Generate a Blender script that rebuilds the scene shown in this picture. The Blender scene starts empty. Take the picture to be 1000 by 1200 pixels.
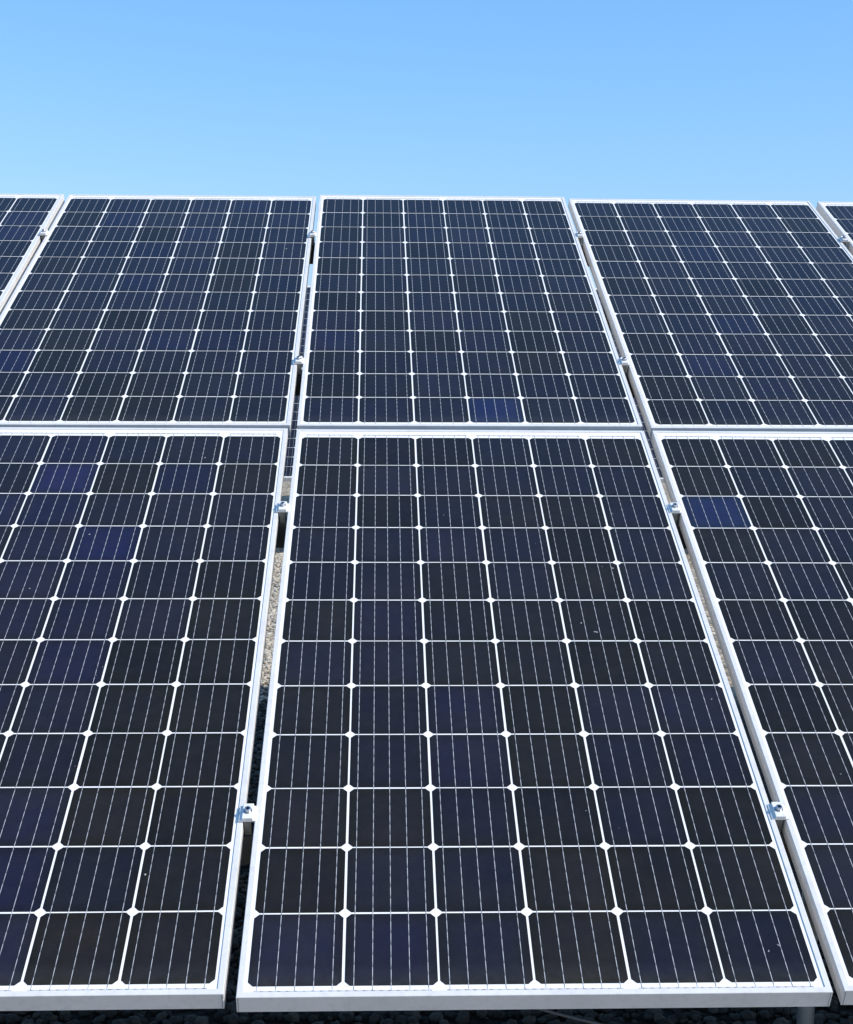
import bpy, bmesh, math, random
from mathutils import Vector, Matrix

random.seed(7)
scene = bpy.context.scene
col = scene.collection

# ------------------------------------------------------------------ layout
TH = math.radians(24.67)                 # tilt of the panel tables
CT, ST = math.cos(TH), math.sin(TH)
H0 = 0.66                                # height of the lower panel edge over the ground
HB, HT, W2 = 0.976, 0.998, 0.495         # panel: below / above the grid centre, half width
ZC = H0 + HB * ST
REAR = 8.97                              # distance to the table behind
CELL, GC, GR = 0.15570, 0.00425, 0.00335
CH = 0.0085                              # clipped corner of a cell
FT = 0.035                               # frame depth

# table coordinates: u along the row, v up the slope, w off the glass
BASE = Matrix(((1, 0, 0, 0), (0, CT, -ST, 0), (0, ST, CT, ZC), (0, 0, 0, 1)))


def T(u, v, w=0.0, dy=0.0):
    return Vector((u, v * CT - w * ST + dy, ZC + v * ST + w * CT))


# ------------------------------------------------------------------ helpers
def link(o):
    col.objects.link(o)
    return o


def build(name, bm, mats, parent=None, smooth=False):
    me = bpy.data.meshes.new(name)
    bm.normal_update()
    bm.to_mesh(me)
    bm.free()
    for m in (mats if isinstance(mats, (list, tuple)) else [mats]):
        me.materials.append(m)
    if smooth:
        for p in me.polygons:
            p.use_smooth = True
    o = link(bpy.data.objects.new(name, me))
    if parent:
        o.parent = parent
    return o


def tag(o, label=None, cat=None, group=None, kind=None):
    if label: o['label'] = label
    if cat: o['category'] = cat
    if group: o['group'] = group
    if kind: o['kind'] = kind
    return o


def empty(name, mat):
    o = link(bpy.data.objects.new(name, None))
    o.empty_display_size = 0.1
    o.matrix_world = mat
    return o


def box(bm, x0, x1, y0, y1, z0, z1, mi=0, M=None):
    vs = [bm.verts.new((x, y, z)) for z in (z0, z1) for y in (y0, y1) for x in (x0, x1)]
    if M is not None:
        for v in vs: v.co = M @ v.co
    for f in ((0, 2, 3, 1), (4, 5, 7, 6), (0, 1, 5, 4), (2, 6, 7, 3), (0, 4, 6, 2), (1, 3, 7, 5)):
        bm.faces.new([vs[i] for i in f]).material_index = mi


def extrude_profile(bm, pts, a, b, place, mi=0):
    """closed profile pts, swept straight from a to b; place(p, t) -> Vector"""
    A = [bm.verts.new(place(p, a)) for p in pts]
    B = [bm.verts.new(place(p, b)) for p in pts]
    n = len(pts)
    for i in range(n):
        bm.faces.new((A[i], A[(i + 1) % n], B[(i + 1) % n], B[i])).material_index = mi
    bm.faces.new(A[::-1]).material_index = mi
    bm.faces.new(B).material_index = mi
    bmesh.ops.recalc_face_normals(bm, faces=bm.faces[:])


def tube(bm, path, r, n=10):
    rings = []
    for i, p in enumerate(path):
        d = (path[min(i + 1, len(path) - 1)] - path[max(i - 1, 0)]).normalized()
        up = Vector((0, 0, 1)) if abs(d.z) < 0.9 else Vector((1, 0, 0))
        s = d.cross(up).normalized()
        t = s.cross(d)
        rings.append([bm.verts.new(p + (s * math.cos(2 * math.pi * k / n) + t * math.sin(2 * math.pi * k / n)) * r) for k in range(n)])
    for a, b in zip(rings, rings[1:]):
        for k in range(n):
            bm.faces.new((a[k], a[(k + 1) % n], b[(k + 1) % n], b[k]))
    bm.faces.new(rings[0][::-1])
    bm.faces.new(rings[-1])
    bmesh.ops.recalc_face_normals(bm, faces=bm.faces[:])


# ------------------------------------------------------------------ materials
def new_mat(name):
    m = bpy.data.materials.new(name)
    m.use_nodes = True
    nt = m.node_tree
    return m, nt, nt.nodes['Principled BSDF']


def N(nt, t, **kw):
    n = nt.nodes.new(t)
    for k, v in kw.items():
        setattr(n, k, v)
    return n


def noise(nt, scale, detail=3.0, vec=None, rough=0.55):
    n = N(nt, 'ShaderNodeTexNoise')
    n.inputs['Scale'].default_value = scale
    n.inputs['Detail'].default_value = detail
    n.inputs['Roughness'].default_value = rough
    if vec is not None:
        nt.links.new(vec, n.inputs['Vector'])
    return n


def ramp(nt, fac, stops):
    r = N(nt, 'ShaderNodeValToRGB')
    while len(r.color_ramp.elements) < len(stops):
        r.color_ramp.elements.new(0.5)
    for e, (p, c) in zip(r.color_ramp.elements, stops):
        e.position = p
        e.color = (*c, 1) if len(c) == 3 else c
    nt.links.new(fac, r.inputs['Fac'])
    return r


def mix(nt, a, b, fac, mode='MIX'):
    m = N(nt, 'ShaderNodeMix', data_type='RGBA', blend_type=mode)
    if hasattr(fac, 'is_linked'): nt.links.new(fac, m.inputs['Factor'])
    else: m.inputs['Factor'].default_value = fac
    for s, i in ((a, 'A'), (b, 'B')):
        if hasattr(s, 'is_linked'):
            nt.links.new(s, [q for q in m.inputs if q.name == i and q.type == 'RGBA'][0])
        else:
            [q for q in m.inputs if q.name == i and q.type == 'RGBA'][0].default_value = (*s, 1)
    return [q for q in m.outputs if q.type == 'RGBA'][0]


def world_pos(nt):
    return N(nt, 'ShaderNodeNewGeometry').outputs['Position']


def bump(nt, b, height, strength, dist):
    n = N(nt, 'ShaderNodeBump')
    n.inputs['Strength'].default_value = strength
    n.inputs['Distance'].default_value = dist
    nt.links.new(height, n.inputs['Height'])
    nt.links.new(n.outputs['Normal'], b.inputs['Normal'])


def glassy(b, rough=0.05, w=1.0):
    b.inputs['Coat Weight'].default_value = w
    b.inputs['Coat Roughness'].default_value = rough
    b.inputs['Coat IOR'].default_value = 1.30
    b.inputs['Specular IOR Level'].default_value = 0.0


def mat_alu(name, base, rough, metal, stain=0.12):
    m, nt, b = new_mat(name)
    p = world_pos(nt)
    n1 = noise(nt, 9.0, 4, p)
    n2 = noise(nt, 70.0, 3, p)
    dark = tuple(c * (1 - stain) for c in base)
    r1 = ramp(nt, n1.outputs['Fac'], [(0.32, dark), (0.62, base)])
    r2 = ramp(nt, n2.outputs['Fac'], [(0.25, (0.86, 0.85, 0.83)), (0.5, (1, 1, 1))])
    nt.links.new(mix(nt, r1.outputs['Color'], r2.outputs['Color'], 0.7, 'MULTIPLY'), b.inputs['Base Color'])
    b.inputs['Metallic'].default_value = metal
    rr = ramp(nt, n2.outputs['Fac'], [(0.3, (rough - .06,) * 3), (0.7, (rough + .08,) * 3)])
    nt.links.new(rr.outputs['Color'], b.inputs['Roughness'])
    return m


M_FRAME = mat_alu('anodised_aluminium', (0.70, 0.672, 0.632), 0.45, 0.0, 0.08)
M_CLAMP = mat_alu('mill_aluminium', (0.84, 0.80, 0.745), 0.4, 0.1, 0.1)
M_STEEL = mat_alu('stainless_steel', (0.55, 0.55, 0.56), 0.28, 0.9, 0.15)
M_RAIL = mat_alu('galvanised_rail', (0.085, 0.09, 0.088), 0.55, 0.2, 0.3)
M_STEM = mat_alu('dull_aluminium', (0.22, 0.215, 0.19), 0.5, 0.3, 0.2)
M_POST = mat_alu('galvanised_post', (0.24, 0.26, 0.27), 0.45, 0.5, 0.25)

M_BACK, nt, b = new_mat('white_backsheet')
nz = noise(nt, 14.0, 3, world_pos(nt))
r = ramp(nt, nz.outputs['Fac'], [(0.3, (0.83, 0.795, 0.74)), (0.65, (0.87, 0.835, 0.785))])
nt.links.new(r.outputs['Color'], b.inputs['Base Color'])
b.inputs['Roughness'].default_value = 0.6
glassy(b, 0.05, 0.8)

M_CELL, nt, b = new_mat('silicon_cell')
at = N(nt, 'ShaderNodeAttribute', attribute_name='tint', attribute_type='GEOMETRY')
p = world_pos(nt)
n1 = noise(nt, 6.0, 4, p)
n2 = noise(nt, 38.0, 4, p)
n3 = noise(nt, 420.0, 2, p)
c = mix(nt, at.outputs['Color'], ramp(nt, n1.outputs['Fac'], [(0.3, (0.82, 0.85, 0.92)), (0.7, (1.15, 1.12, 1.06))]).outputs['Color'], 0.8, 'MULTIPLY')
c = mix(nt, c, ramp(nt, n3.outputs['Fac'], [(0.3, (0.75, 0.75, 0.75)), (0.7, (1.25, 1.25, 1.25))]).outputs['Color'], 0.6, 'MULTIPLY')
# blotches of the coating inside a cell, and a dust line along the lower edge of the glass
n4 = noise(nt, 11.0, 3, p)
c = mix(nt, c, ramp(nt, n4.outputs['Fac'], [(0.34, (1.06, 1.06, 0.92)), (0.5, (1, 1, 1)), (0.68, (0.93, 0.98, 1.15))]).outputs['Color'], 0.8, 'MULTIPLY')
tc = N(nt, 'ShaderNodeTexCoord')
ty = N(nt, 'ShaderNodeSeparateXYZ')
nt.links.new(tc.outputs['Object'], ty.inputs[0])
ed = N(nt, 'ShaderNodeMapRange')
ed.inputs['From Min'].default_value = -0.905
ed.inputs['From Max'].default_value = -0.955
ed.inputs['To Min'].default_value = 0.0
ed.inputs['To Max'].default_value = 0.07
nt.links.new(ty.outputs['Y'], ed.inputs['Value'])
n5 = noise(nt, 60.0, 4, p)
em = N(nt, 'ShaderNodeMath', operation='MULTIPLY')
nt.links.new(ed.outputs['Result'], em.inputs[0])
nt.links.new(n5.outputs['Fac'], em.inputs[1])
c = mix(nt, c, (0.40, 0.39, 0.37), em.outputs['Value'])
dust = ramp(nt, n2.outputs['Fac'], [(0.42, (0, 0, 0)), (0.85, (0.012, 0.012, 0.012))])
# the nitride coating thins out towards the rim of every cell
uv = N(nt, 'ShaderNodeUVMap', uv_map='cell')
ab = N(nt, 'ShaderNodeVectorMath', operation='ABSOLUTE')
nt.links.new(uv.outputs['UV'], ab.inputs[0])
sx = N(nt, 'ShaderNodeSeparateXYZ')
nt.links.new(ab.outputs['Vector'], sx.inputs[0])
mx = N(nt, 'ShaderNodeMath', operation='MAXIMUM')
nt.links.new(sx.outputs['X'], mx.inputs[0])
nt.links.new(sx.outputs['Y'], mx.inputs[1])
rim = ramp(nt, mx.outputs['Value'], [(0.66, (1.06, 1.06, 1.10)), (0.97, (0.88, 0.88, 0.68))])
c = mix(nt, c, rim.outputs['Color'], 1.0, 'MULTIPLY')
c = mix(nt, c, (0.35, 0.34, 0.32), dust.outputs['Color'])
nt.links.new(c, b.inputs['Base Color'])
b.inputs['Roughness'].default_value = 0.45
glassy(b, 0.06, 0.75)
rr = ramp(nt, n1.outputs['Fac'], [(0.3, (0.035,) * 3), (0.75, (0.10,) * 3)])
nt.links.new(rr.outputs['Color'], b.inputs['Coat Roughness'])

M_BUS, nt, b = new_mat('tinned_ribbon')
tc = N(nt, 'ShaderNodeTexCoord')
sx = N(nt, 'ShaderNodeSeparateXYZ')
nt.links.new(tc.outputs['Object'], sx.inputs[0])
ph = N(nt, 'ShaderNodeMath', operation='MULTIPLY_ADD')      # pads every 26 mm, a little out of step from ribbon to ribbon
nt.links.new(sx.outputs['X'], ph.inputs[0])
ph.inputs[1].default_value = 71.0
ym = N(nt, 'ShaderNodeMath', operation='MULTIPLY')
nt.links.new(sx.outputs['Y'], ym.inputs[0])
ym.inputs[1].default_value = 38.0
nt.links.new(ym.outputs['Value'], ph.inputs[2])
fr = N(nt, 'ShaderNodeMath', operation='FRACT')
nt.links.new(ph.outputs['Value'], fr.inputs[0])
nz = noise(nt, 23.0, 3, world_pos(nt))
sm = N(nt, 'ShaderNodeMath', operation='MULTIPLY_ADD')
nt.links.new(nz.outputs['Fac'], sm.inputs[0])
sm.inputs[1].default_value = 0.95
nt.links.new(fr.outputs['Value'], sm.inputs[2])
r = ramp(nt, sm.outputs['Value'], [(0.55, (0.21, 0.21, 0.215)), (0.88, (0.44, 0.43, 0.43)), (1.0, (0.52, 0.51, 0.51))])
nt.links.new(r.outputs['Color'], b.inputs['Base Color'])
b.inputs['Roughness'].default_value = 0.5
b.inputs['Metallic'].default_value = 0.1
glassy(b, 0.05, 0.75)

M_SPECK, nt, b = new_mat('dried_dirt')
b.inputs['Base Color'].default_value = (0.36, 0.35, 0.33, 1)
b.inputs['Roughness'].default_value = 0.9

M_SOCKET, nt, b = new_mat('dark_socket')
b.inputs['Base Color'].default_value = (0.03, 0.03, 0.035, 1)
b.inputs['Roughness'].default_value = 0.5

M_CABLE, nt, b = new_mat('grey_cable')
b.inputs['Base Color'].default_value = (0.12, 0.12, 0.11, 1)
b.inputs['Roughness'].default_value = 0.5


def shade_mask(nt, p):
    """pale gravel lanes lie between the tables; shade under the front one is painted in as a dark strip"""
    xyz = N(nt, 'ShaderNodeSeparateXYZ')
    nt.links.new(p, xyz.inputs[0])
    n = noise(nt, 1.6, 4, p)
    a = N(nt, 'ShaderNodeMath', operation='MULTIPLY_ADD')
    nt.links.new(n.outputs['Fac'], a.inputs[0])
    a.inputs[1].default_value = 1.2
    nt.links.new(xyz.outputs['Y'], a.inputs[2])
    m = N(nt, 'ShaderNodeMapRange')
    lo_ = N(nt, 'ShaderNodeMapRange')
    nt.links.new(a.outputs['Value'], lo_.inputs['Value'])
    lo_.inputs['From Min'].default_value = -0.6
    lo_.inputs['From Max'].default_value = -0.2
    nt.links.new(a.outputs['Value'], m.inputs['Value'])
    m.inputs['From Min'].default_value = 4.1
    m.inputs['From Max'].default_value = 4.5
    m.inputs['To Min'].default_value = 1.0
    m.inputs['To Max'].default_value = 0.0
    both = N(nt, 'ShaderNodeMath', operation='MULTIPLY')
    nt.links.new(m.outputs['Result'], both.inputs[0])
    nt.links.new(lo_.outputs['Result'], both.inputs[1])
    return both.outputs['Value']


def gravel_mat(name, scale):
    m, nt, b = new_mat(name)
    p = world_pos(nt)
    v = N(nt, 'ShaderNodeTexVoronoi')
    v.inputs['Scale'].default_value = scale
    nt.links.new(p, v.inputs['Vector'])
    bw = N(nt, 'ShaderNodeSeparateColor')
    nt.links.new(v.outputs['Color'], bw.inputs['Color'])
    r = ramp(nt, bw.outputs['Red'], [(0.0, (0.11, 0.10, 0.09)), (0.2, (0.34, 0.28, 0.20)), (0.6, (0.50, 0.42, 0.31)), (1.0, (0.66, 0.58, 0.46))])
    n1 = noise(nt, 0.7, 4, p)
    r2 = ramp(nt, n1.outputs['Fac'], [(0.3, (0.8, 0.78, 0.74)), (0.7, (1.1, 1.08, 1.05))])
    cr = ramp(nt, v.outputs['Distance'], [(0.35, (1, 1, 1)), (0.75, (0.55, 0.52, 0.5))])
    r = mix(nt, r.outputs['Color'], (0.034, 0.030, 0.024), shade_mask(nt, p))  # table shade painted into the gravel colour
    c = mix(nt, r, r2.outputs['Color'], 1.0, 'MULTIPLY')
    c = mix(nt, c, cr.outputs['Color'], 0.8, 'MULTIPLY')
    nt.links.new(c, b.inputs['Base Color'])
    b.inputs['Roughness'].default_value = 0.9
    b.inputs['Specular IOR Level'].default_value = 0.2
    inv = N(nt, 'ShaderNodeMath', operation='SUBTRACT')
    inv.inputs[0].default_value = 1.0
    nt.links.new(v.outputs['Distance'], inv.inputs[1])
    bump(nt, b, inv.outputs['Value'], 1.0, 0.012)
    return m


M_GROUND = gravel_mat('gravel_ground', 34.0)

M_STONE, nt, b = new_mat('gravel_stone')
oi = N(nt, 'ShaderNodeAttribute', attribute_name='tint', attribute_type='GEOMETRY')
nz = noise(nt, 90.0, 3, world_pos(nt))
r = ramp(nt, nz.outputs['Fac'], [(0.3, (0.75, 0.75, 0.75)), (0.7, (1.15, 1.15, 1.15))])
nt.links.new(mix(nt, oi.outputs['Color'], r.outputs['Color'], 1.0, 'MULTIPLY'), b.inputs['Base Color'])
b.inputs['Roughness'].default_value = 0.9

# ------------------------------------------------------------------ solar panels
GW, GH = 6 * CELL + 5 * GC, 12 * CELL + 11 * GR
# outer wall with two shallow grooves, top lip over the glass, return flange below: (inset, height)
PROFILE = [(0.0009, 0.0008), (0.0, -0.0001), (0.0, -0.0120), (0.0007, -0.0127), (0.0007, -0.0148), (0.0, -0.0155), (0.0, -FT), (0.026, -FT),
           (0.026, -FT + 0.0016), (0.0018, -FT + 0.0016), (0.0018, -0.0065), (0.0108, -0.0065), (0.0108, 0.0004), (0.0104, 0.0008)]


def frame_bm():
    bm = bmesh.new()
    rings = []
    for d, w in PROFILE:
        e = 0.0 if -0.016 < w < -0.012 and d < 0.001 else d      # the groove runs along the long sides only
        x, y0, y1 = W2 - d, -HB + e, HT - e
        rings.append([bm.verts.new(q) for q in ((-x, y0, w), (x, y0, w), (x, y1, w), (-x, y1, w))])
    n = len(rings)
    for i in range(n):
        a, b_ = rings[i], rings[(i + 1) % n]
        for k in range(4):
            bm.faces.new((a[k], b_[k], b_[(k + 1) % 4], a[(k + 1) % 4]))
    bmesh.ops.recalc_face_normals(bm, faces=bm.faces[:])
    # the butt joints of the frame corners show as fine dark seams on the end faces
    for sx in (-1, 1):
        x = sx * (W2 - 0.0030)
        for y, d in ((-HB, -1), (HT, 1)):
            box(bm, x - 0.00035, x + 0.00035, min(y + d * .0002, y - d * .001), max(y + d * .0002, y - d * .001), -FT + 0.001, -0.002, 1)
    return bm


def laminate_bm():
    bm = bmesh.new()
    box(bm, -W2 + 0.006, W2 - 0.006, -HB + 0.006, HT - 0.006, -0.0055, -0.0014)
    return bm


def busbar_bm():
    bm = bmesh.new()
    z = -0.0008
    def quad(x0, x1, y0, y1, zz):
        bm.faces.new([bm.verts.new(q) for q in ((x0, y0, zz), (x1, y0, zz), (x1, y1, zz), (x0, y1, zz))])
    xs = [-GW / 2 + i * (CELL + GC) for i in range(6)]
    for x in xs:
        for k in range(5):
            xc = x + CELL * (k + 0.5) / 5
            quad(xc - 0.00056, xc + 0.00056, -GH / 2 - 0.0095, GH / 2 + 0.012, z)
    # cross ribbons: pairs of strings joined below, offset pairs joined above
    for a, c in ((0, 1), (2, 3), (4, 5)):
        quad(xs[a] + CELL * .07, xs[c] + CELL * .93, -GH / 2 - 0.0125, -GH / 2 - 0.0095, z + 0.0001)
    for a, c in ((1, 2), (3, 4), (0, 0), (5, 5)):
        quad(xs[a] + CELL * .07, xs[c] + CELL * .93, GH / 2 + 0.012, GH / 2 + 0.0155, z + 0.0001)
    return bm


BLACK, NAVY, PURPLE, BLUE = (0.0144, 0.0126, 0.0120), (0.0147, 0.0139, 0.0195), (0.0146, 0.0140, 0.0285), (0.0165, 0.0225, 0.0640)
INDIGO, DUSK = (0.0150, 0.0152, 0.0410), (0.0160, 0.0150, 0.0250)
SPECKS = {}


def cells_bm(seed, special, specks, bluer=0.0):
    rnd = random.Random(seed)
    bm = bmesh.new()
    lay = bm.loops.layers.float_color.new('tint')
    uvl = bm.loops.layers.uv.new('cell')
    z = -0.0011
    colbias = [rnd.random() for _ in range(6)]
    for j in range(12):
        for i in range(6):
            x0 = -GW / 2 + i * (CELL + GC)
            y0 = -GH / 2 + j * (CELL + GR)
            x0 += rnd.uniform(-.0005, .0005)
            y0 += rnd.uniform(-.0004, .0004)
            x1, y1 = x0 + CELL, y0 + CELL
            vs = [bm.verts.new((x, y, z)) for x, y in ((x0 + CH, y0), (x1 - CH, y0), (x1, y0 + CH), (x1, y1 - CH), (x1 - CH, y1), (x0 + CH, y1), (x0, y1 - CH), (x0, y0 + CH))]
            f = bm.faces.new(vs)
            t = special.get((i, j))
            if t is None:
                q = 0.5 * colbias[i] + 0.6 * rnd.random() + bluer
                if q < 0.36: base, nxt, s = BLACK, NAVY, q / 0.36 * 0.4
                elif q < 0.95: base, nxt, s = NAVY, PURPLE, max(0, (q - 0.5) / 0.45) * 0.5
                else: base, nxt, s = PURPLE, BLUE, min(0.35, (q - 0.95))
                t = tuple(a + (c - a) * s for a, c in zip(base, nxt))
            k = rnd.uniform(0.88, 1.12)
            for l in f.loops:
                l[lay] = (t[0] * k, t[1] * k, t[2] * k, 1)
                l[uvl].uv = ((l.vert.co.x - x0 - CELL / 2) / CELL * 2, (l.vert.co.y - y0 - CELL / 2) / CELL * 2)
    tiny = [(rnd.uniform(-.45, .45), rnd.uniform(-.92, .92), rnd.uniform(.0006, .0012), rnd.uniform(1, 2)) for _ in range(9)]
    for (x, y, r, st) in list(specks) + tiny:
        n = 9
        ang = rnd.random() * 3
        ring = []
        for k in range(n):
            a = 2 * math.pi * k / n
            rr = r * rnd.uniform(0.6, 1.2)
            dx, dy = rr * math.cos(a) * st, rr * math.sin(a)
            ring.append(bm.verts.new((x + dx * math.cos(ang) - dy * math.sin(ang), y + dx * math.sin(ang) + dy * math.cos(ang), -0.0005)))
        top = bm.verts.new((x, y, 0.0009))
        for k in range(n):
            f = bm.faces.new((ring[k], ring[(k + 1) % n], top))
            f.material_index = 1
    return bm


ME_FRAME = ME_LAM = ME_BUS = None
proto = {}


def part(name, key, bmf, mats, parent):
    if key not in proto:
        proto[key] = build(name, bmf(), mats, parent)
        return proto[key]
    o = proto[key].copy()
    link(o)
    o.parent = parent
    return o


def make_panel(label, group, M, seed, special=None, specks=(), bluer=0.0):
    root = empty('solar_panel', M)
    tag(root, label, 'solar panel', group)
    part('frame', 'frame', frame_bm, [M_FRAME, M_SOCKET], root)
    lam = part('laminate', 'laminate', laminate_bm, M_BACK, root)
    build('cell_grid', cells_bm(seed, special or {}, specks, bluer), [M_CELL, M_SPECK], lam)
    part('busbar_ribbons', 'busbar', busbar_bm, M_BUS, lam)
    return root


def pose(u, v, du, dv, al, dw, rx, ry):
    r = Vector((rx, ry, al))
    R = Matrix.Rotation(r.length, 4, r.normalized()) if r.length > 1e-9 else Matrix.Identity(4)
    return BASE @ Matrix.Translation((u + du, v + dv, dw)) @ R


P, V = 1.012, 1.99
FRONT = 'panels of the tilted table in front'
POSES = {
    'LC': pose(0, 0, 0, 0, 0, 0, 0, 0),
    'LL': pose(-P, 0, -0.00178, 0.00795, 0.00255, -0.00211, -0.00022, 0.00071),
    'LR': pose(P, 0, 0.00036, 0.00208, -0.00218, -0.00158, -0.00044, 0.00135),
    'UC': pose(0, V, -0.00388, 0.00400, 0.00366, 0.0040, 0.00177, -0.0005),
    'UL': pose(-P, V, 0.00058, 0.00500, 0.00146, -0.0015, -0.00201, -0.00172),
    'UR': pose(P, V, -0.00300, 0.00800, 0.0060, -0.0020, 0.00062, 0.0017),
    'UM': pose(-2 * P, V, 0.0030, 0.003, 0.0030, -0.0015, -0.00207, 0.0009),
    'UN': pose(2 * P, V, 0.0020, 0.006, 0.0010, -0.00113, -0.00112, -0.00056),
}
g = lambda i, j, fx=.5, fy=.5: (-GW / 2 + i * (CELL + GC) + fx * CELL, -GH / 2 + j * (CELL + GR) + fy * CELL)
sp = lambda i, j, fx, fy, r, st=1.5: (*g(i, j, fx, fy), r, st)

make_panel('middle panel of the lower row, the only one whose whole front edge shows', FRONT, POSES['LC'], 11,
           {(2, 3): DUSK, (2, 4): DUSK, (3, 3): BLACK, (3, 4): BLACK, (1, 3): NAVY, (1, 4): NAVY, (1, 6): DUSK, (1, 7): NAVY, (4, 8): BLACK, (4, 6): BLACK, (4, 7): BLACK, (4, 5): BLACK, (5, 1): BLACK, (4, 1): BLACK, (5, 2): BLACK, (2, 0): NAVY, (1, 0): DUSK, (0, 0): DUSK, (3, 1): BLACK, (3, 0): BLACK, (4, 0): NAVY, (5, 0): NAVY, (5, 8): NAVY, (5, 7): NAVY},
           [sp(5, 0, .55, .42, .0016), sp(5, 0, .68, .5, .0018, 2), sp(4, 7, .92, .85, .002, 2.2), sp(4, 7, .76, .9, .0012), sp(4, 6, .44, .2, .0024, 2.4), sp(4, 6, .25, .42, .0018), sp(5, 4, .8, .7, .0014)], -0.22)
make_panel('lower panel beside the gravel filled gap, its side columns tinted purple blue', FRONT, POSES['LL'], 23,
           {(3, 8): INDIGO, (3, 7): PURPLE, (3, 6): DUSK, (3, 5): PURPLE, (3, 4): NAVY, (3, 9): NAVY, (3, 10): BLACK, (3, 11): NAVY, (2, 11): PURPLE, (2, 10): INDIGO, (2, 9): PURPLE, (2, 8): DUSK, (2, 7): DUSK, (2, 6): DUSK, (2, 5): NAVY,
            (1, 11): DUSK, (1, 10): NAVY, (4, 10): PURPLE, (4, 11): NAVY, (4, 9): NAVY, (4, 8): NAVY, (4, 7): NAVY, (4, 6): NAVY, (4, 5): BLACK, (4, 4): BLACK, (4, 3): BLACK, (4, 2): BLACK, (4, 1): NAVY, (4, 0): BLACK,
            (5, 11): NAVY, (5, 10): BLACK, (5, 9): NAVY, (5, 8): NAVY, (5, 7): BLACK, (5, 6): BLACK, (5, 5): BLACK, (5, 4): BLACK, (5, 3): BLACK, (5, 2): BLACK, (5, 1): BLACK, (5, 0): BLACK, (3, 3): NAVY, (3, 2): DUSK, (3, 0): DUSK, (3, 1): PURPLE},
           [sp(5, 1, .05, .55, .002), sp(4, 11, .75, .2, .0018), sp(3, 8, .2, .75, .0018)], -0.1)
make_panel('lower panel cut by the picture edge, one vivid blue cell near its upper corner', FRONT, POSES['LR'], 31,
           {(0, 9): (0.0155, 0.0205, 0.0520), (1, 9): BLACK, (0, 10): BLACK, (0, 11): BLACK, (1, 10): NAVY, (0, 8): BLACK, (1, 8): NAVY, (2, 11): BLACK, (0, 7): NAVY}, [sp(0, 3, .8, .2, .0014)])
make_panel('middle panel of the upper row, with one vivid blue cell in its bottom row', FRONT, POSES['UC'], 47,
           {(3, 0): (0.0160, 0.0210, 0.0560), (0, 3): PURPLE, (0, 4): DUSK, (0, 5): BLACK, (0, 0): DUSK, (2, 9): DUSK, (2, 10): DUSK, (3, 9): DUSK, (4, 4): BLACK, (4, 3): BLACK, (4, 2): BLACK, (3, 4): DUSK}, [])
make_panel('upper panel beside the sky filled gap, mostly black cells with a few purple ones', FRONT, POSES['UL'], 59,
           {(2, 8): PURPLE, (3, 9): PURPLE, (3, 11): DUSK, (3, 8): DUSK, (3, 7): DUSK, (3, 6): DUSK, (3, 10): DUSK, (3, 5): DUSK, (3, 4): NAVY, (3, 3): PURPLE, (4, 8): BLACK, (4, 7): BLACK, (4, 6): BLACK, (0, 2): INDIGO, (0, 3): DUSK, (2, 9): BLACK, (1, 3): BLACK, (1, 2): BLACK, (2, 4): BLACK, (2, 0): BLACK, (2, 1): BLACK},
           [sp(5, 8, .55, .6, .003, 1.2), sp(3, 2, .5, .1, .002, 2)])
make_panel('upper panel with dust free even navy cells, skewed beside the last corner panel', FRONT, POSES['UR'], 67,
           {(4, 2): BLACK, (3, 9): DUSK, (3, 8): DUSK}, [], 0.0)
make_panel('cut off panel at the far left end of the upper row, with one white speck', FRONT, POSES['UM'], 71, {}, [sp(5, 9, .5, .95, .004, 1.2)])
make_panel('cut off panel at the far right end of the upper row, only its corner showing', FRONT, POSES['UN'], 83, {}, [])

# the table standing behind, seen as a dark strip through the gap
RG = 'panels of the table standing behind'
ru = -1.03 + 0.08
for rown, v in (('lower', 0.0), ('upper', V)):
    for k in range(-2, 5):
        M = Matrix.Translation((0, REAR, 0)) @ pose(ru + k * P, v, 0, 0, 0, 0, 0, 0)
        make_panel(f'{rown} panel of the table behind, seen as a dark strip in the gap' if k == 0 else 'panel of the table behind, hidden by the front table', RG, M, 100 + k + int(v * 10))

# the front table runs on past both picture edges and shades the ground below
EG = 'panels continuing the front table past the picture edges'
for k, v in [(-2, 0), (2, 0), (3, 0), (4, 0), (3, V), (4, V), (-3, V), (-3, 0)]:
    make_panel('panel continuing the front table past the picture edge', EG, pose(k * P, v, 0, .005, 0, 0, 0, 0), 300 + 7 * k + int(v))

# ------------------------------------------------------------------ mid clamps
CL = 0.040
HAT = [(-0.0165, 0.0000), (-0.0165, 0.0021), (-0.0161, 0.0025), (-0.0104, 0.0025), (-0.0098, 0.0080), (-0.0090, 0.0086), (0.0090, 0.0086), (0.0098, 0.0080), (0.0104, 0.0025), (0.0161, 0.0025), (0.0165, 0.0021), (0.0165, 0.0000)]
STEM = [(-0.0066, -0.0002), (-0.0066, -0.0370), (0.0066, -0.0370), (0.0066, -0.0002)]


def hat_bm():
    bm = bmesh.new()
    extrude_profile(bm, HAT, -CL / 2, CL / 2, lambda p, t: Vector((p[0], t, p[1])))
    extrude_profile(bm, STEM, -CL / 2 + 0.003, CL / 2 - 0.003, lambda p, t: Vector((p[0], t, p[1])), 1)
    return bm


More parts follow.
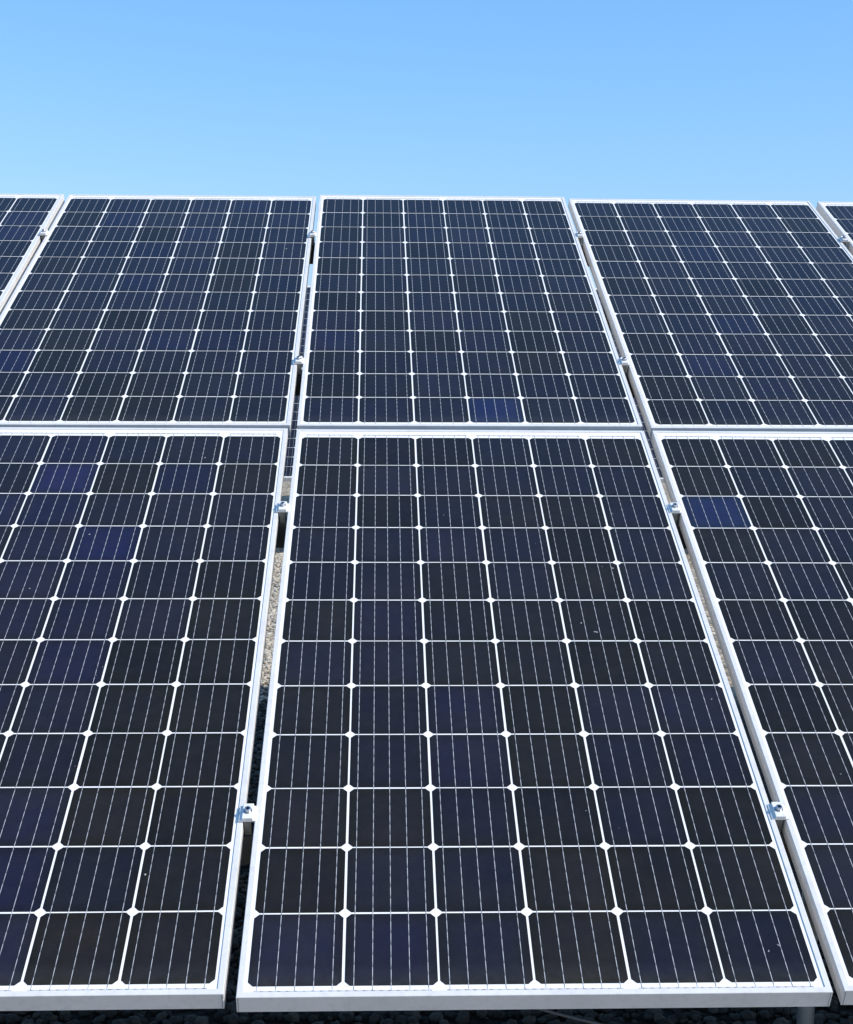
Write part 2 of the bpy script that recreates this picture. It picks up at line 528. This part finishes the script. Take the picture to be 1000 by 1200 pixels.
def bolt_bm():
    bm = bmesh.new()
    r, h, n = 0.0062, 0.0072, 20
    prof = [(0, 0.0113), (r * .5, 0.0113), (r * .52, h + 0.0088), (r * .9, h + 0.0088), (r, h + 0.0081), (r, 0.0085)]
    rings = []
    for q, z in prof[1:]:
        m = 6 if False else n
        rings.append([bm.verts.new((q * math.cos(2 * math.pi * k / n), q * math.sin(2 * math.pi * k / n), z)) for k in range(n)])
    f = bm.faces.new(rings[0]); f.material_index = 1
    for a, c in zip(rings, rings[1:]):
        for k in range(n):
            f = bm.faces.new((a[k], a[(k + 1) % n], c[(k + 1) % n], c[k]))
            if a is rings[0]: f.material_index = 1
    # washer
    for q0, q1, z in ((0.0062, 0.0084, 0.0097),):
        A = [bm.verts.new((q0 * math.cos(2 * math.pi * k / n), q0 * math.sin(2 * math.pi * k / n), z)) for k in range(n)]
        B = [bm.verts.new((q1 * math.cos(2 * math.pi * k / n), q1 * math.sin(2 * math.pi * k / n), z)) for k in range(n)]
        Cc = [bm.verts.new((q1 * math.cos(2 * math.pi * k / n), q1 * math.sin(2 * math.pi * k / n), 0.0085)) for k in range(n)]
        for k in range(n):
            bm.faces.new((A[k], A[(k + 1) % n], B[(k + 1) % n], B[k]))
            bm.faces.new((B[k], B[(k + 1) % n], Cc[(k + 1) % n], Cc[k]))
    bmesh.ops.recalc_face_normals(bm, faces=bm.faces[:])
    return bm


CLAMPS = [(-0.509, -0.550, 0.0008, 'nearest aluminium clamp in the gravel filled gap, crisp dark bolt shadow'),
          (-0.509, 0.566, 0.0008, 'aluminium clamp in the gravel filled gap just below the seam between the rows'),
          (0.5055, -0.552, 0.0008, 'nearest aluminium clamp of the gap beside the lower right panel'),
          (0.5055, 0.566, 0.0008, 'aluminium clamp beside the vivid blue cell of the lower right panel'),
          (-0.5105, 1.437, 0.0035, 'aluminium clamp in the sky gap just above the seam between the rows'),
          (-0.5135, 2.540, 0.0035, 'aluminium clamp crossing the bright strip of sky in the gap'),
          (0.5030, 1.442, 0.0040, 'aluminium clamp above the seam, beside the upper middle panel with the vivid blue cell'),
          (0.4985, 2.556, 0.0040, 'aluminium clamp high between the upper middle panel and its skewed neighbour'),
          (-1.5150, 2.535, 0.0008, 'aluminium clamp joining the far left panel of the upper row'),
          (1.5120, 2.545, 0.0008, 'aluminium clamp joining the far right corner panel of the upper row')]
hat0 = bolt0 = None
for u, v, w, lab in CLAMPS:
    root = empty('mid_clamp', BASE @ Matrix.Translation((u, v, w)))
    tag(root, lab, 'clamp', 'mid clamps holding the panels')
    if hat0 is None:
        hat0 = build('clamp_body', hat_bm(), [M_CLAMP, M_STEM], root)
        bolt0 = build('bolt', bolt_bm(), [M_STEEL, M_SOCKET], root)
    else:
        for s in (hat0, bolt0):
            o = s.copy()
            link(o)
            o.parent = root

# ------------------------------------------------------------------ substructure
RAILS = ((-0.551, 'lowest rail'), (0.566, 'second rail from the bottom'), (1.440, 'third rail from the bottom'), (2.546, 'topmost rail'))
CHAN = lambda y, z: [(y - .021, z), (y + .021, z), (y + .021, z - .004), (y - .017, z - .004), (y - .017, z - .066), (y + .021, z - .066), (y + .021, z - .070), (y - .021, z - .070)]


def rail(v, dy, u0, u1, z=-0.0372):
    bm = bmesh.new()
    extrude_profile(bm, CHAN(v, z), u0, u1, lambda p, t: T(t, p[0], p[1], dy))
    return build('rail', bm, M_RAIL)


for v, nm in RAILS:
    tag(rail(v, 0, -3.6, 4.6), f'{nm} of the front table, dark metal channel below its clamps', 'rail', 'rails under the front table')
for v, nm in RAILS:
    tag(rail(v, REAR, ru - 2.6, ru + 4.6), f'{nm} under the table standing behind', 'rail', 'rails under the rear table')


def trestle(u, dy, lab, group):
    root = empty('support_frame', Matrix.Translation(T(u, -0.5, -0.19, dy)))
    root.location.z = 0
    o = root.location.copy()
    off = lambda p: p - o
    bm = bmesh.new()
    extrude_profile(bm, [(-.03, -.1075), (.03, -.1075), (.03, -.1875), (-.03, -.1875)], -0.72, 2.72, lambda p, t: off(T(u + p[0], t, p[1], dy)))
    build('rafter', bm, M_RAIL, root)
    for v in (-0.52, 2.45):
        top = T(u, v, -0.150, dy)
        bm = bmesh.new()
        tube(bm, [off(Vector((top.x + 0.105, top.y, -0.3))), off(Vector((top.x + 0.105, top.y, top.z * .5))), off(Vector((top.x + 0.105, top.y, top.z + 0.02)))], 0.017, 16)
        build('post', bm, M_POST, root, True)
    tag(root, lab, 'support frame', group)


trestle(0.50, 0, 'galvanised post and rafter below the front edge, under the middle panel\'s corner', 'support frames under the tables')
trestle(-1.70, 0, 'support post and rafter under the front table, hidden at the far side', 'support frames under the tables')
trestle(ru - 0.75, REAR, 'support post and rafter under the table behind', 'support frames under the tables')
trestle(ru + 0.95, REAR, 'support post and rafter under the table behind, on its other half', 'support frames under the tables')

# a thin cable sagging below the front edge
bm = bmesh.new()
CAB0, CAB1 = Vector((-0.08, -0.52, 0.50)), Vector((0.588, -0.36, 0.29))
pts = []
for i in range(33):
    t = i / 32
    pts.append(CAB0.lerp(CAB1, t) - Vector((0, 0, 0.03 * (1 - (2 * t - 1) ** 2))))
tube(bm, pts, 0.0028, 8)
tag(build('cable', bm, M_CABLE, None, True), 'thin grey cable sagging in the shade below the front edge', 'cable')

# ------------------------------------------------------------------ ground
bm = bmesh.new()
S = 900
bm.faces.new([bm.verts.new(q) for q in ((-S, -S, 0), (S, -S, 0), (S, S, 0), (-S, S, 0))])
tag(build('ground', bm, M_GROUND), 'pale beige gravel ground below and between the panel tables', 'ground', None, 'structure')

# loose stones where the ground can be seen
TONES = [(0.30, 0.26, 0.21), (0.42, 0.36, 0.27), (0.50, 0.43, 0.33), (0.55, 0.48, 0.37), (0.38, 0.34, 0.27), (0.56, 0.50, 0.41)]
verts, faces, tints = [], [], []
ico = bmesh.new()
bmesh.ops.create_icosphere(ico, subdivisions=1, radius=1)
iv = [v.co.copy() for v in ico.verts]
fi = [[v.index for v in f.verts] for f in ico.faces]
ico.free()


def stone(x, y, r):
    s = Vector((random.uniform(.8, 1.35), random.uniform(.8, 1.35), random.uniform(.45, .8))) * r
    R = Matrix.Rotation(random.uniform(0, 6.28), 3, 'Z') @ Matrix.Rotation(random.uniform(-.4, .4), 3, 'X')
    k = len(verts)
    for c in iv:
        q = R @ Vector((c.x * s.x, c.y * s.y, c.z * s.z)) * random.uniform(.86, 1.1)
        verts.append((x + q.x, y + q.y, q.z + s.z * .45))
    t = random.choice(TONES)
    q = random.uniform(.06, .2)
    if y < 3.3 + random.uniform(0, .7): t = tuple(c * q for c in t)  # stones below the front table get its shade in their tint
    for f in fi:
        faces.append([k + a for a in f])
        tints.append(t)


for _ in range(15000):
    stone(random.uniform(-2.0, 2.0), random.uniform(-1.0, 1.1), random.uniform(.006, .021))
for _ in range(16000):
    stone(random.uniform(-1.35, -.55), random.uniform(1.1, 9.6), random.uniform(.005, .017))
me = bpy.data.meshes.new('gravel')
me.from_pydata(verts, [], faces)
ca = me.color_attributes.new('tint', 'FLOAT_COLOR', 'CORNER')
flat = []
for t in tints:
    flat += [t[0], t[1], t[2], 1.0] * 3
ca.data.foreach_set('color', flat)
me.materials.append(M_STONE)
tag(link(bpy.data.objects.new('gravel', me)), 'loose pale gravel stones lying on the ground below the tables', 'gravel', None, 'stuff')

# ------------------------------------------------------------------ light
SUN = Vector((1.12, -0.50, 1.0)).normalized()
ld = bpy.data.lights.new('sun', 'SUN')
ld.energy = 3.6
ld.angle = math.radians(0.53)
ld.color = (1.0, 0.955, 0.89)
lo = link(bpy.data.objects.new('sun', ld))
lo.rotation_euler = (-SUN).to_track_quat('-Z', 'Y').to_euler()
lo.location = (6, -4, 8)

w = bpy.data.worlds.new('World')
scene.world = w
w.use_nodes = True
nt = w.node_tree
sky = nt.nodes.new('ShaderNodeTexSky')
sky.sky_type = 'NISHITA'
sky.sun_disc = False
sky.sun_elevation = math.asin(SUN.z)
sky.sun_rotation = math.atan2(SUN.x, SUN.y)
sky.altitude = 0
sky.air_density = 1.0
sky.dust_density = 0.9
sky.ozone_density = 1.6
# grade the sky per channel towards the clear mid blue of the day
sc = nt.nodes.new('ShaderNodeSeparateColor')
cc = nt.nodes.new('ShaderNodeCombineColor')
nt.links.new(sky.outputs['Color'], sc.inputs['Color'])
for ch, pw, k in (('Red', 0.92, 0.695), ('Green', 0.64, 1.49), ('Blue', 0.6, 2.32)):
    a = nt.nodes.new('ShaderNodeMath'); a.operation = 'POWER'
    nt.links.new(sc.outputs[ch], a.inputs[0]); a.inputs[1].default_value = pw
    m = nt.nodes.new('ShaderNodeMath'); m.operation = 'MULTIPLY'
    nt.links.new(a.outputs[0], m.inputs[0]); m.inputs[1].default_value = k
    nt.links.new(m.outputs[0], cc.inputs[ch])
nt.links.new(cc.outputs['Color'], nt.nodes['Background'].inputs['Color'])
nt.nodes['Background'].inputs['Strength'].default_value = 0.138

scene.view_settings.view_transform = 'Standard'
scene.view_settings.look = 'None'
scene.view_settings.exposure = 0.3
scene.view_settings.gamma = 1.0

# ------------------------------------------------------------------ camera
CR = ((0.9994052, -0.0279389, 0.0202166), (0.0026361, -0.5226201, -0.8525616), (0.0343853, 0.8521078, -0.5222355))
CP = Vector((-0.26392, -2.53604, 1.89173))
right, down, fwd = (Vector(q) for q in CR)
B3 = BASE.to_3x3()
Rw = Matrix((B3 @ right, -(B3 @ down), -(B3 @ fwd))).transposed()
cam = bpy.data.cameras.new('camera')
cam.sensor_fit = 'HORIZONTAL'
cam.sensor_width = 36.0
cam.lens = 1650.49 / 1000 * 36.0
cam.clip_start = 0.05
cam.clip_end = 3000
co = link(bpy.data.objects.new('camera', cam))
co.matrix_world = Matrix.Translation(BASE @ CP) @ Rw.to_4x4()
scene.camera = co
